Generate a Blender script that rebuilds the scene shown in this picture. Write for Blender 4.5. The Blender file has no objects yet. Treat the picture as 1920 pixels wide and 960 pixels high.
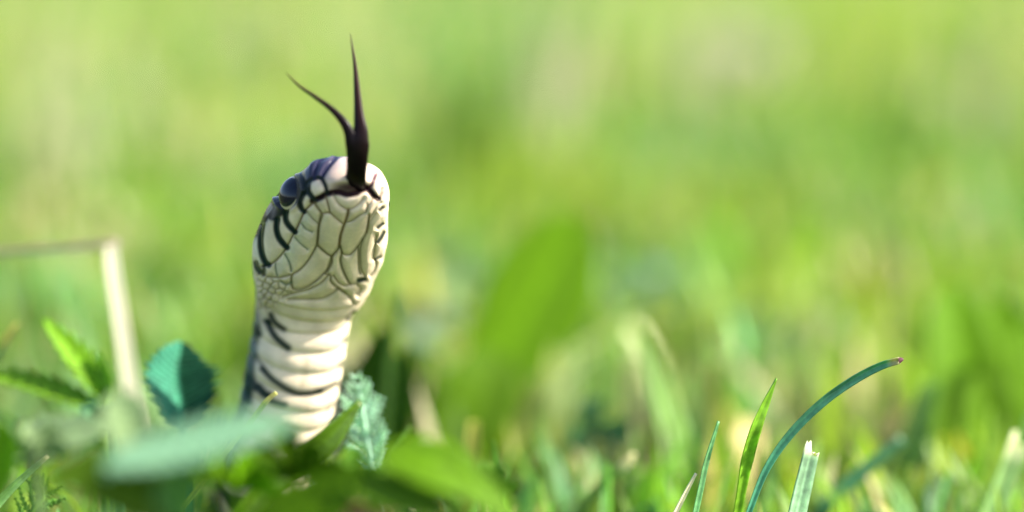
import bpy, math
import numpy as np
from mathutils import Vector

rng = np.random.default_rng(7)
scene = bpy.context.scene
COL = scene.collection

# ------------------------------------------------------------------ camera
PITCH = math.radians(8.0)
D0 = 0.389                       # lens to the plane of the snake, metres
FPX = 1920 * 100 / 36.0          # focal length in photograph pixels
PXM = D0 / FPX                   # metres per photograph pixel at D0
FRAME_BOTTOM_Z = 0.014
UP = np.array([0, math.sin(PITCH), math.cos(PITCH)])
FW = np.array([0, math.cos(PITCH), -math.sin(PITCH)])
RT = np.array([1.0, 0, 0])
AIM = np.array([0, 0, FRAME_BOTTOM_Z + 480 * PXM * math.cos(PITCH)])
CAM = AIM - FW * D0

cam_data = bpy.data.cameras.new("camera")
cam = bpy.data.objects.new("camera", cam_data)
COL.objects.link(cam)
cam.location = Vector(CAM)
cam.rotation_euler = (math.pi / 2 - PITCH, 0, 0)
cam_data.lens = 100
cam_data.sensor_width = 36
cam_data.clip_start = 0.01
cam_data.clip_end = 400
cam_data.dof.use_dof = True
cam_data.dof.focus_distance = D0 - 0.0165
cam_data.dof.aperture_fstop = 5.6
cam_data.dof.aperture_blades = 0
scene.camera = cam

# ------------------------------------------------------------------ world, sun, exposure
SUN_EL = math.radians(37)
SUN_AZ = math.radians(92)        # clockwise from +Y (away from camera) towards +X
world = bpy.data.worlds.new("World")
scene.world = world
world.use_nodes = True
wn = world.node_tree
bg = wn.nodes["Background"]
sky = wn.nodes.new("ShaderNodeTexSky")
sky.sky_type = 'NISHITA'
sky.sun_disc = False
sky.sun_elevation = SUN_EL
sky.sun_rotation = SUN_AZ
sky.dust_density = 2.0
wn.links.new(sky.outputs[0], bg.inputs[0])
bg.inputs[1].default_value = 0.14

sun_data = bpy.data.lights.new("sun", 'SUN')
sun_data.energy = 5.0
sun_data.angle = math.radians(0.6)
sun_data.color = (1.0, 0.93, 0.80)
sun = bpy.data.objects.new("sun", sun_data)
COL.objects.link(sun)
sd = Vector((math.cos(SUN_EL) * math.sin(SUN_AZ), math.cos(SUN_EL) * math.cos(SUN_AZ), math.sin(SUN_EL)))
sun.rotation_euler = sd.to_track_quat('Z', 'Y').to_euler()
sun.location = sd * 5

scene.view_settings.view_transform = 'Standard'
scene.view_settings.look = 'None'
scene.view_settings.gamma = 1.0
scene.view_settings.exposure = 1.5
scene.cycles.use_denoising = True
scene.cycles.max_bounces = 10
scene.cycles.transparent_max_bounces = 8

# ------------------------------------------------------------------ helpers
def W(px, py, dy=0.0):
    """world point seen at a photograph pixel, dy metres beyond the snake's plane"""
    D = D0 + dy
    return CAM + FW * D + RT * ((px - 960) / FPX * D) - UP * ((py - 480) / FPX * D)

def project(P):
    q = P - CAM
    D = q @ FW
    return 960 + (q @ RT) / D * FPX, 480 - (q @ UP) / D * FPX, D

def catmull(pts, n):
    pts = np.asarray(pts, float)
    if len(pts) == 2:
        t = np.linspace(0, 1, n)[:, None]
        return pts[0] * (1 - t) + pts[1] * t
    p = np.vstack([2 * pts[0] - pts[1], pts, 2 * pts[-1] - pts[-2]])
    u = np.linspace(0, len(pts) - 1 - 1e-9, n)
    i = u.astype(int); f = (u - i)[:, None]
    a, b, c, d = p[i], p[i + 1], p[i + 2], p[i + 3]
    return 0.5 * (2 * b + (c - a) * f + (2 * a - 5 * b + 4 * c - d) * f ** 2 + (3 * b - a - 3 * c + d) * f ** 3)

def mesh_np(name, V, F, cols=None, smooth=True, attr="Col"):
    """mesh from arrays; F an (n,3) or (n,4) array or a list of such arrays"""
    me = bpy.data.meshes.new(name)
    fl = F if isinstance(F, list) else [F]
    loops = np.concatenate([f.ravel() for f in fl]).astype(np.int32)
    sizes = np.concatenate([np.full(len(f), f.shape[1]) for f in fl]).astype(np.int32)
    starts = np.concatenate([[0], np.cumsum(sizes)[:-1]]).astype(np.int32)
    me.vertices.add(len(V)); me.vertices.foreach_set("co", np.asarray(V, np.float32).ravel())
    me.loops.add(len(loops)); me.loops.foreach_set("vertex_index", loops)
    me.polygons.add(len(sizes)); me.polygons.foreach_set("loop_start", starts)
    me.update(calc_edges=True)
    if smooth:
        me.polygons.foreach_set("use_smooth", np.ones(len(sizes), bool))
    if cols is not None:
        c = np.ones((len(V), 4), np.float32); c[:, :cols.shape[1]] = cols
        a = me.attributes.new(attr, 'FLOAT_COLOR', 'POINT'); a.data.foreach_set("color", c.ravel())
    me.validate()
    return me

def link(name, me, mat=None, parent=None, label=None, cat=None, group=None, kind=None):
    o = bpy.data.objects.new(name, me)
    COL.objects.link(o)
    if mat is not None and me is not None: me.materials.append(mat)
    if parent is not None: o.parent = parent
    if label: o["label"] = label
    if cat: o["category"] = cat
    if group: o["group"] = group
    if kind: o["kind"] = kind
    return o

def empty(name, loc, label, cat, group=None):
    o = link(name, None, None, None, label, cat, group)
    o.location = Vector(loc); o.empty_display_size = 0.01
    return o

def grid_faces(nu, nv, wrap=False):
    i, j = np.meshgrid(np.arange(nu - 1), np.arange(nv if wrap else nv - 1), indexing='ij')
    j2 = (j + 1) % nv
    return np.stack([i * nv + j, i * nv + j2, (i + 1) * nv + j2, (i + 1) * nv + j], -1).reshape(-1, 4)

def norm(v):
    return v / (np.linalg.norm(v, axis=-1, keepdims=True) + 1e-12)

# ------------------------------------------------------------------ materials
def new_mat(name):
    m = bpy.data.materials.new(name); m.use_nodes = True
    nt = m.node_tree
    return m, nt, nt.nodes["Principled BSDF"], nt.nodes["Material Output"]

def foliage_mat(name, rough=0.45, trans=0.4, vein_scale=0.0, spec=0.35, tint=(1.25, 1.35, 0.55), noise=900.0, var=0.25):
    m, nt, p, out = new_mat(name)
    N, L = nt.nodes.new, nt.links.new
    at = N("ShaderNodeAttribute"); at.attribute_name = "Col"
    tc = N("ShaderNodeTexCoord")
    nz = N("ShaderNodeTexNoise"); nz.inputs["Scale"].default_value = noise; nz.inputs["Detail"].default_value = 3
    L(tc.outputs["Object"], nz.inputs["Vector"])
    mr = N("ShaderNodeMapRange"); mr.inputs["From Min"].default_value = 0.3; mr.inputs["From Max"].default_value = 0.7
    mr.inputs["To Min"].default_value = 1 - var; mr.inputs["To Max"].default_value = 1 + var
    L(nz.outputs["Fac"], mr.inputs["Value"])
    mx = N("ShaderNodeMix"); mx.data_type = 'RGBA'; mx.blend_type = 'MULTIPLY'; mx.inputs["Factor"].default_value = 1
    L(at.outputs["Color"], mx.inputs["A"]); L(mr.outputs["Result"], mx.inputs["B"])
    L(mx.outputs["Result"], p.inputs["Base Color"])
    p.inputs["Roughness"].default_value = rough
    p.inputs["Specular IOR Level"].default_value = spec
    tr = N("ShaderNodeBsdfTranslucent")
    tm = N("ShaderNodeMix"); tm.data_type = 'RGBA'; tm.blend_type = 'MULTIPLY'; tm.inputs["Factor"].default_value = 1
    tm.inputs["B"].default_value = (*tint, 1); tm.clamp_result = False
    L(mx.outputs["Result"], tm.inputs["A"]); L(tm.outputs["Result"], tr.inputs["Color"])
    ms = N("ShaderNodeMixShader"); ms.inputs[0].default_value = trans
    L(p.outputs[0], ms.inputs[1]); L(tr.outputs[0], ms.inputs[2]); L(ms.outputs[0], out.inputs["Surface"])
    bp = N("ShaderNodeBump"); bp.inputs["Strength"].default_value = 0.25; bp.inputs["Distance"].default_value = 0.0003
    L(nz.outputs["Fac"], bp.inputs["Height"]); L(bp.outputs["Normal"], p.inputs["Normal"])
    return m

M_GRASS = foliage_mat("grass", 0.42, 0.42)
M_LEAF = foliage_mat("broad_leaf", 0.55, 0.42, spec=0.10, tint=(1.2, 1.3, 0.4))
M_SILVER = foliage_mat("silvery_leaf", 0.6, 0.35, spec=0.2, tint=(1.1, 1.2, 0.8))
M_STRAW = foliage_mat("straw", 0.6, 0.2, spec=0.3, tint=(1.1, 1.0, 0.8), var=0.12)

# ground
def ground_mat():
    m, nt, p, out = new_mat("soil")
    N, L = nt.nodes.new, nt.links.new
    tc = N("ShaderNodeTexCoord")
    n1 = N("ShaderNodeTexNoise"); n1.inputs["Scale"].default_value = 30; n1.inputs["Detail"].default_value = 8
    n2 = N("ShaderNodeTexNoise"); n2.inputs["Scale"].default_value = 350; n2.inputs["Detail"].default_value = 5
    L(tc.outputs["Object"], n1.inputs["Vector"]); L(tc.outputs["Object"], n2.inputs["Vector"])
    cr = N("ShaderNodeValToRGB")
    cr.color_ramp.elements[0].position = 0.35; cr.color_ramp.elements[0].color = (0.075, 0.052, 0.030, 1)
    cr.color_ramp.elements[1].position = 0.62; cr.color_ramp.elements[1].color = (0.10, 0.14, 0.03, 1)
    L(n1.outputs["Fac"], cr.inputs["Fac"])
    mx = N("ShaderNodeMix"); mx.data_type = 'RGBA'; mx.blend_type = 'OVERLAY'; mx.inputs["Factor"].default_value = 0.6
    L(cr.outputs["Color"], mx.inputs["A"]); L(n2.outputs["Color"], mx.inputs["B"])
    L(mx.outputs["Result"], p.inputs["Base Color"]); p.inputs["Roughness"].default_value = 0.95
    p.inputs["Specular IOR Level"].default_value = 0.1
    bp = N("ShaderNodeBump"); bp.inputs["Strength"].default_value = 0.8; bp.inputs["Distance"].default_value = 0.004
    L(n2.outputs["Fac"], bp.inputs["Height"]); L(bp.outputs["Normal"], p.inputs["Normal"])
    return m

def build_ground():
    # fine near the snake, coarse to the horizon
    r = np.concatenate([np.linspace(-150, -3, 12), np.linspace(-2, 4, 120), np.linspace(5, 200, 20)])
    x = np.concatenate([np.linspace(-150, -3, 12), np.linspace(-2, 2, 100), np.linspace(3, 150, 12)])
    X, Y = np.meshgrid(x, r, indexing='ij')
    near = (np.abs(X) < 2.1) & (Y > -2.1) & (Y < 4.1)
    Z = np.where(near, rng.normal(0, 0.0012, X.shape) - 0.001, -0.001)
    V = np.stack([X, Y, Z], -1).reshape(-1, 3)
    o = link("ground", mesh_np("ground", V, grid_faces(len(x), len(r))), ground_mat(), kind="structure")
    return o
build_ground()

# ------------------------------------------------------------------ lawn (uncountable grass)
def jitter_cols(base, n, hue=0.12, val=0.25):
    c = np.repeat(np.asarray(base, float)[None], n, 0) if np.ndim(base) == 1 else np.array(base, float)
    v = np.exp(rng.normal(0, val, n))[:, None]
    h = np.exp(rng.normal(0, hue, (n, 3)))
    return np.clip(c * v * h, 0.002, 0.75)

def blades(x, y, h, w, lean, az, cols, seg=4, curve=1.0, cut=None):
    """many grass blades as one vertex/face set: tapered strips with a V fold, bent along an arc"""
    n = len(x)
    t = np.linspace(0, 1, seg + 1)
    dirx, diry = np.cos(az), np.sin(az)
    sx, sy = -diry, dirx
    V = np.zeros((n, seg + 1, 3, 3)); C = np.zeros((n, seg + 1, 3, 3))
    for k, tt in enumerate(t):
        ang = lean * (0.35 + 0.65 * curve * tt)
        out = h * np.sin(ang) * tt
        up = h * np.cos(ang * 0.9) * tt
        tip = np.where(cut if cut is not None else False, 0.75, 0.06) if k == seg else 1.0
        ww = w * (1.0 if tt < 0.4 else 1 - 0.55 * ((tt - 0.4) / 0.6) ** 1.5) * tip * 0.5
        for j, sgn in enumerate((-1, 0, 1)):
            V[:, k, j, 0] = x + dirx * out + sx * ww * sgn - dirx * (abs(sgn) - 0.5) * ww * 0.5
            V[:, k, j, 1] = y + diry * out + sy * ww * sgn - diry * (abs(sgn) - 0.5) * ww * 0.5
            V[:, k, j, 2] = up - 0.001
            C[:, k, j] = cols
    idx = np.arange(n * (seg + 1) * 3).reshape(n, seg + 1, 3)
    F = np.stack([idx[:, :-1, :-1], idx[:, :-1, 1:], idx[:, 1:, 1:], idx[:, 1:, :-1]], -1).reshape(-1, 4)
    return V.reshape(-1, 3), F, C.reshape(-1, 3)

def lownoise(x, y, s, seed):
    r = np.random.default_rng(seed); v = np.zeros_like(x)
    for k in range(6):
        a = r.uniform(0, 6.28); f = s * r.uniform(0.6, 1.8); p = r.uniform(0, 6.28)
        v += np.sin((x * math.cos(a) + y * math.sin(a)) * f + p)
    return v / 2.4

G_YEL = np.array([0.235, 0.32, 0.034]); G_MID = np.array([0.135, 0.27, 0.028]); G_BLUE = np.array([0.12, 0.26, 0.105]); G_STRAW = np.array([0.50, 0.45, 0.25])

def tip_limit(x, y, z, soft):
    """tallest tip allowed so that the sward stays below the snake in view"""
    px, py, D = project(np.stack([x, y, z], -1))
    dy = D - D0
    lim = np.interp(dy, [-0.3, -0.02, 0.0, 0.03, 0.08, 0.2, 0.45, 0.8], [1030, 1010, 985, 860, 700, 520, 250, 0])
    lim = lim + soft
    ang = (lim - 480) / FPX
    P = CAM + FW * D[:, None] - UP * (ang * D)[:, None]
    return P[:, 2]

def lawn(name, n, y0, y1, xw, hmean, wmean, seg, seed_mix, label, straw=0.06):
    u = rng.uniform(0, 1, n)
    y = y0 + (y1 - y0) * np.sqrt(u) if xw[1] > 2 * xw[0] else y0 + (y1 - y0) * u
    half = np.interp(y, [y0, y1], xw)
    x = rng.uniform(-1, 1, n) * half
    h = hmean * np.exp(rng.normal(0, 0.28, n))
    zl = tip_limit(x, y, h, rng.uniform(-60, 110, n))
    h = np.clip(np.minimum(h, zl), 0.006, None)
    w = wmean * np.exp(rng.normal(0, 0.25, n))
    lean = np.abs(rng.normal(0.3, 0.35, n)); az = rng.uniform(0, 2 * np.pi, n)
    a = lownoise(x, y, seed_mix[0], seed_mix[1]); b = lownoise(x, y, seed_mix[0] * 1.7, seed_mix[1] + 5)
    wy = 1 / (1 + np.exp(-3 * a))[:, None]; wb = 1 / (1 + np.exp(-3 * (b - 0.5)))[:, None]
    c = G_MID * (1 - wy) + G_YEL * wy
    c = c * (1 - wb) + G_BLUE * wb
    c = jitter_cols(c, n, 0.10, 0.22)
    st = rng.uniform(0, 1, n) < straw * (1 + 1.5 * (lownoise(x, y, seed_mix[0] * 0.8, seed_mix[1] + 9) > 0.3))
    c[st] = jitter_cols(G_STRAW, st.sum(), 0.06, 0.2)
    V, F, C = blades(x, y, h, w, lean, az, c, seg, cut=rng.uniform(0, 1, n) < 0.35)
    return link(name, mesh_np(name, V, F, C), M_GRASS, None, label, "grass", None, "stuff")

lawn("near_grass", 9000, -0.36, 0.06, (0.10, 0.16), 0.016, 0.0022, 3, (60, 3), "short mown grass around the snake")
lawn("lawn_grass", 17000, 0.05, 0.65, (0.16, 0.36), 0.026, 0.0026, 4, (26, 11), "mown lawn grass just behind the snake", 0.10)
lawn("meadow_grass", 42000, 0.65, 2.6, (0.36, 0.95), 0.036, 0.0032, 4, (9, 21), "soft blurred lawn filling the view behind", 0.15)
lawn("far_grass", 26000, 2.6, 9.0, (0.95, 3.2), 0.05, 0.010, 3, (2.2, 31), "distant lawn beyond the blurred grass", 0.15)

# ------------------------------------------------------------------ the snake
def cA(*p): return [(470 + x / 6, 280 + y / 6) for x, y in p]
def cB(*p): return [(580 + x / 6, 280 + y / 6) for x, y in p]
def cC(*p): return [(470 + x / 6, 400 + y / 6) for x, y in p]
def cD(*p): return [(580 + x / 6, 400 + y / 6) for x, y in p]
def cE(*p): return [(440 + x / 6, 540 + y / 6) for x, y in p]
def cF(*p): return [(540 + x / 6, 540 + y / 6) for x, y in p]
def cG(*p): return [(440 + x / 6, 660 + y / 6) for x, y in p]
def cH(*p): return [(560 + x / 4.8, 660 + y / 4.8) for x, y in p]

# stations: px, py, toward-camera px, half width, dorsal half, ventral half
ST = np.array([
    (492, 905, -120, 88, 80, 72),
    (512, 850,  -95, 88, 80, 72),
    (531, 790,  -70, 87, 80, 72),
    (549, 705,  -40, 88, 78, 72),
    (564, 620,  -12, 88, 76, 68),
    (571, 572,   14, 89, 76, 60),
    (585, 524,   54, 108, 78, 70),
    (597, 472,  113, 122, 80, 71),
    (612, 427,  172, 115, 78, 64),
    (629, 390,  228, 98, 70, 58),
    (646, 360,  275,  82, 62, 50),
    (656, 341,  306,  70, 54, 44),
    (663, 327,  330,  60, 46, 38)], float)
ROLL = math.radians(17)
SN_S, SN_T = 860, 460

def smooth1(a, k):
    ker = np.hanning(k + 2)[1:-1]; ker /= ker.sum()
    p = np.pad(a, [(k // 2, k // 2)] + [(0, 0)] * (a.ndim - 1), mode='reflect', reflect_type='odd')
    return np.apply_along_axis(lambda c: np.convolve(c, ker, 'valid'), 0, p)[:len(a)]

def snake_spine():
    P = np.array([W(a, b, -c * PXM) for a, b, c, *_ in ST])
    base = P[0]
    gz = 0.0085
    line = norm(np.array([base[0] - CAM[0], base[1] - CAM[1], 0]))       # lies straight back in the grass
    side = np.array([line[1], -line[0], 0])
    run = [(0.013, 0.001, 0.0085), (0.034, 0.0028, 0.0078), (0.065, 0.005, 0.0076), (0.10, 0.0075, 0.0076), (0.14, 0.009, 0.0076), (0.18, 0.010, 0.0074),
           (0.22, 0.014, 0.0068), (0.26, 0.016, 0.0056), (0.30, 0.015, 0.0042), (0.34, 0.012, 0.0028), (0.37, 0.010, 0.0017)]
    trail = np.array([np.array([base[0], base[1], 0]) + line * d + side * e + np.array([0, 0, z]) for d, e, z in run])[::-1]
    tr = np.array([1.3, 2.6, 4.0, 5.4, 6.6, 7.2, 7.4, 7.4, 7.2, 6.8, 6.6]) / 1000
    pts = np.vstack([trail, P])
    k = PXM
    hw = np.concatenate([tr, ST[:, 3] * k]); hd = np.concatenate([tr * 0.95, ST[:, 4] * k]); hv = np.concatenate([tr * 0.9, ST[:, 5] * k])
    return pts, hw, hd, hv, len(trail)

def build_snake():
    pts, hw, hd, hv, ntrail = snake_spine()
    n = len(pts)
    dense = catmull(pts, 4000)
    u = np.linspace(0, n - 1, 4000)
    dense = smooth1(dense, 201)
    seg = np.linalg.norm(np.diff(dense, axis=0), axis=1)
    arc = np.concatenate([[0], np.cumsum(seg)])
    prof = np.stack([np.interp(u, np.arange(n), a) for a in (hw, hd, hv)], -1)
    prof = smooth1(prof, 141)
    s_head0 = np.interp(ntrail, u, arc)        # arc where the visible part starts
    s_end = arc[-1]
    # sampling: coarse trail, fine visible part
    s = np.concatenate([np.linspace(0.0, s_head0, 190, endpoint=False),
                        s_head0 + (s_end - s_head0) * np.sin(np.linspace(0, 1, SN_S - 190) * np.pi / 2 * 0.985) / math.sin(np.pi / 2 * 0.985)])
    C = np.stack([np.interp(s, arc, dense[:, k]) for k in range(3)], -1)
    R = np.stack([np.interp(s, arc, prof[:, k]) for k in range(3)], -1)
    cap = 58 * PXM                                # rounded snout
    q = np.clip((s - (s_end - cap)) / cap, 0, 1)
    R = R * np.sqrt(np.clip(1 - q ** 2.3, 1e-5, 1))[:, None]
    q0 = np.clip(1 - s / 0.012, 0, 1)
    R = R * np.sqrt(np.clip(1 - q0 ** 2, 1e-5, 1))[:, None]
    T = norm(np.gradient(C, s, axis=0)); T = norm(smooth1(T, 15))
    lift = np.clip((s - (s_head0 - 0.02)) / 0.03, 0, 1)[:, None]
    ref = norm(np.array([0, 0, 1.0]) * (1 - lift) + (FW + 0.2 * UP) * lift)
    dors = norm(ref - (ref * T).sum(1, keepdims=True) * T)
    lat = np.cross(T, dors)
    lat = np.where((lat @ RT)[:, None] * lift + (1 - lift) * 1 < 0, -lat, lat) if False else lat
    roll = ROLL * lift
    d2 = dors * np.cos(roll) + lat * np.sin(roll) * ROLL_SIGN
    l2 = np.cross(T, d2)
    phi = np.linspace(-np.pi, np.pi, SN_T, endpoint=False)          # 0 = belly midline
    sx, cy = np.sin(phi), np.cos(phi)
    e = 2 / 2.25
    sx = np.sign(sx) * np.abs(sx) ** e; cy = np.sign(cy) * np.abs(cy) ** e
    X = R[:, 0:1] * sx[None]
    Yv = np.where(cy[None] > 0, R[:, 2:3], R[:, 1:2]) * cy[None]
    V = C[:, None] + l2[:, None] * X[..., None] - d2[:, None] * Yv[..., None]
    # normals
    def normals(V):
        dv = np.roll(V, -1, 1) - np.roll(V, 1, 1)
        ds = np.gradient(V, axis=0)
        nn = norm(np.cross(ds, dv))
        o = ((V - C[:, None]) * nn).sum(-1)
        return nn * np.where(np.median(o) < 0, -1, 1)
    Nn = normals(V)
    PX, PY, DD = project(V.reshape(-1, 3)); PX = PX.reshape(V.shape[:2]); PY = PY.reshape(V.shape[:2])
    view = norm(CAM - V); facing = (Nn * view).sum(-1)
    vis = s[:, None] > s_head0 - 0.004

    # ---------------- default skin: overlapping small scales, broad belly plates
    sA = (s[:, None] + 0 * PX) / 0.0026; ph = (phi[None] + 0 * PX) / (2 * np.pi) * 44
    off = (np.floor(sA) % 2) * 0.5
    fs, fp = sA % 1 - 0.5, (ph + off) % 1 - 0.5
    rr = np.abs(fs) + np.abs(fp)
    latt = 1 - np.clip((np.sqrt(fs ** 2 * 1.4 + fp ** 2) / 0.56), 0, 1) ** 4
    belly = 1 / (1 + np.exp(-(np.radians(63) - np.abs(phi[None] + 0 * PX)) / 0.07))
    # belly plates, aligned with the seams the photograph shows on the belly midline
    mid = np.argmin(np.abs(phi))
    seam_y = np.array([560, 579, 601, 625, 661, 699, 738, 772, 806, 840, 874, 910.])
    seam_s = np.interp(-seam_y, -PY[::-1, mid][np.argsort(-PY[::-1, mid])], s[::-1][np.argsort(-PY[::-1, mid])]) if False else None
    iv = np.where(s > s_head0 - 0.002)[0]
    o = np.argsort(PY[iv, mid])
    seam_s = np.interp(seam_y, PY[iv, mid][o], s[iv][o])
    xs = np.concatenate([seam_s[::-1]]); ks = -np.arange(len(seam_y))[::-1].astype(float)
    k0 = np.interp(s, xs, ks)
    k0 = np.where(s < xs[0], ks[0] - (xs[0] - s) / 0.0030, k0)
    bow = -0.30 * (phi[None] / 1.1) ** 2
    kb = k0[:, None] + bow
    fb = kb % 1                                        # 0 at the free (tail-side) edge
    plate = np.sin(np.pi * fb ** 0.72) ** 0.75
    plate = smooth_ring(plate)
    throat = 1 / (1 + np.exp(-(s_of_py(PY, s, iv, mid, 566) - s[:, None]) / 0.0006))
    bw = belly * throat
    neck = 1 / (1 + np.exp((s[:, None] - s_of_py(PY, s, iv, mid, 540)) / 0.0008))
    disp = 0.00044 * plate * bw + 0.00016 * latt * (1 - belly) * neck
    latt = latt * neck + (1 - neck)
    cream = np.array([0.52, 0.43, 0.295]); darkc = np.array([0.016, 0.019, 0.026]); flank = np.array([0.05, 0.06, 0.05])
    nz = lownoise(sA * 0.35, ph * 0.5, 1.3, 77); nz2 = lownoise(sA, ph, 2.7, 78)
    col = darkc * (0.6 + 0.5 * latt)[..., None] + flank * (np.clip(nz, 0, 1) * latt)[..., None]
    spotm = np.clip((lownoise(np.floor(sA), np.floor(ph + off), 3.1, 90) - 0.4) * 3, 0, 1) * latt
    col = col + np.array([0.20, 0.24, 0.24]) * (spotm * (np.abs(phi[None]) < 2.0))[..., None]
    bel = cream * (1 + 0.05 * nz2)[..., None]
    bel = bel * (1 - 0.40 * np.exp(-(np.minimum(fb, 1 - fb) / 0.07) ** 2) * throat)[..., None]
    # dark chequers on the belly below the leaves and behind
    chk = ((np.floor(kb) % 3) == 0) & (np.abs(phi[None]) > 0.25) & (s[:, None] < s_head0 + 0.002)
    bel = np.where(chk[..., None], darkc, bel)
    col = col * (1 - belly[..., None]) + bel * belly[..., None]

    # ---------------- head and throat, sculpted from traced seams
    m = (facing > -0.05) & vis & (PY < 900)
    ii = np.where(m.ravel())[0]
    def sculpt(P):
        c = col.reshape(-1, 3)[ii].copy(); dsp = disp.ravel()[ii].copy()
        fac = np.clip(facing.ravel()[ii] / 0.22, 0, 1)

        def dist(poly, nmul=6):
            q = catmull(poly, max(2, (len(poly) - 1) * nmul + 1)) if len(poly) > 2 else np.array(poly, float)
            best = np.full(len(P), 1e9)
            lo, hi = q.min(0) - 40, q.max(0) + 40
            near = np.where(((P > lo) & (P < hi)).all(1))[0]
            pp = P[near]; bb = np.full(len(near), 1e9)
            for a, b in zip(q[:-1], q[1:]):
                ab = b - a; t = np.clip(((pp - a) @ ab) / (ab @ ab + 1e-9), 0, 1)
                bb = np.minimum(bb, ((pp - a - t[:, None] * ab) ** 2).sum(1))
            best[near] = np.sqrt(bb)
            return best
        def inside(poly, soft=2.0):
            poly = np.array(poly, float); x, y = P[:, 0], P[:, 1]
            ins = np.zeros(len(P), bool)
            for (x1, y1), (x2, y2) in zip(poly, np.roll(poly, -1, 0)):
                cr = ((y1 > y) != (y2 > y)) & (x < (x2 - x1) * (y - y1) / (y2 - y1 + 1e-9) + x1)
                ins ^= cr
            d = dist(list(map(tuple, poly)) + [tuple(poly[0])], 1)
            d = np.where(ins, d, -d)
            return 1 / (1 + np.exp(-np.clip(d / (soft * 0.5), -30, 30)))
        def paint(mask, colour):
            nonlocal c
            mask = (mask * fac)[:, None]
            c = c * (1 - mask) + np.asarray(colour) * mask

        head_cream = np.array([0.68, 0.565, 0.425])
        # everything the view shows of chin, lips and throat is cream
        ventral = [(470, 470)] + cC((60, 280), (110, 250), (140, 140), (200, 70), (270, 90)) + cA((300, 790), (400, 720), (440, 660), (545, 600), (570, 540), (640, 480), (650, 370), (720, 325), (800, 325), (830, 260), (900, 150)) + \
            cB((260, 120), (340, 60), (420, 30)) + [(700, 280), (745, 330), (745, 500), (700, 570), (690, 700), (660, 900), (450, 900)] + cG((230, 700), (200, 400), (240, 300), (230, 150)) + cE((260, 760), (270, 560), (290, 420), (230, 180)) + [(470, 560)]
        paint(inside(ventral, 5), head_cream)
        crown = cC((60, 275), (110, 245), (140, 135), (200, 65), (270, 85)) + cA((300, 785), (400, 715), (440, 655), (545, 595), (570, 535), (640, 475), (650, 365), (720, 322), (800, 322), (830, 258), (900, 148)) + cB((260, 118), (340, 58), (420, 28)) + [(655, 240), (560, 240), (480, 310), (440, 430), (455, 470)]
        km = inside(crown, 2.2)[:, None]
        c = c * (1 - km) + np.array([0.013, 0.015, 0.024]) * km
        paint(0.75 * inside(cE((200, 200), (262, 300), (280, 500), (235, 650), (215, 800)) + cG((225, 150), (190, 300), (200, 400), (170, 600)) + [(430, 800), (435, 600)], 6), (0.055, 0.085, 0.095))
        # rostral: pinkish, purple at the top
        paint(inside(cB((150, 320), (200, 210), (260, 120), (350, 70), (450, 60), (470, 200), (430, 240), (330, 230), (220, 300)), 16) * 0.85, (0.19, 0.14, 0.20))
        paint(inside(cB((170, 330), (240, 250), (330, 210), (430, 220), (430, 330), (300, 440), (230, 470)), 14) * 0.75, (0.50, 0.35, 0.30))
        paint(inside(cB((640, 120), (700, 190), (745, 290), (690, 380), (660, 440), (580, 430), (630, 280)), 10) * 0.5, (0.72, 0.58, 0.52))
        # head top patches; the first paints the sky's reflection into the colour
        paint(inside(cA((735, 300), (740, 200), (790, 130), (870, 100), (900, 130), (830, 230), (800, 310)), 8), (0.035, 0.038, 0.08))
        paint(inside(cA((600, 200), (650, 150), (700, 130), (690, 260), (640, 340)), 10), (0.03, 0.035, 0.07))
        paint(inside(cA((500, 560), (520, 470), (545, 390), (570, 400), (560, 500), (545, 560), (500, 640)), 5) * 0.5, (0.35, 0.34, 0.34))
        paint(inside(cA((530, 330), (540, 250), (560, 260), (555, 340)), 5) * 0.7, (0.22, 0.20, 0.10))
        paint(inside(cA((235, 780), (240, 680), (260, 600), (290, 650), (270, 760)), 4) * 0.45, (0.30, 0.26, 0.28))
        paint(inside(cC((40, 300), (70, 290), (110, 420), (130, 570), (70, 560)), 8) * 0.6, (0.45, 0.50, 0.38))
        # small gular / neck scales at the jaw corner: brownish skin
        paint(inside(cC((70, 700), (250, 720), (460, 790), (470, 870), (360, 960)) + cE((300, 300), (200, 200), (180, 20)), 14) * 0.45, (0.36, 0.30, 0.20))

        paint(0.45 * np.exp(-(((P[:, 0] - 655) / 55) ** 2 + ((P[:, 1] - 385) / 28) ** 2)), (0.74, 0.58, 0.50))
        paint(0.40 * np.exp(-(dist(cC((620, 40), (560, 200), (450, 440), (340, 620))) / 13) ** 2), (0.50, 0.54, 0.49))
        paint(0.35 * np.exp(-(((P[:, 0] - 585) / 70) ** 2 + ((P[:, 1] - 560) / 26) ** 2)), (0.42, 0.37, 0.22))  # olive throat tint: shade and green bounce under the chin, painted in
        mott = lownoise(P[:, 0] * 0.11, P[:, 1] * 0.11, 1.0, 41)
        c = c * (1 + 0.05 * mott)[:, None]
        ink = (0.012, 0.020, 0.022); inkg = (0.007, 0.020, 0.021); plum = (0.014, 0.006, 0.009); tan = (0.19, 0.115, 0.07); olive = (0.17, 0.135, 0.075)
        navy = (0.020, 0.021, 0.048)
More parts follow.
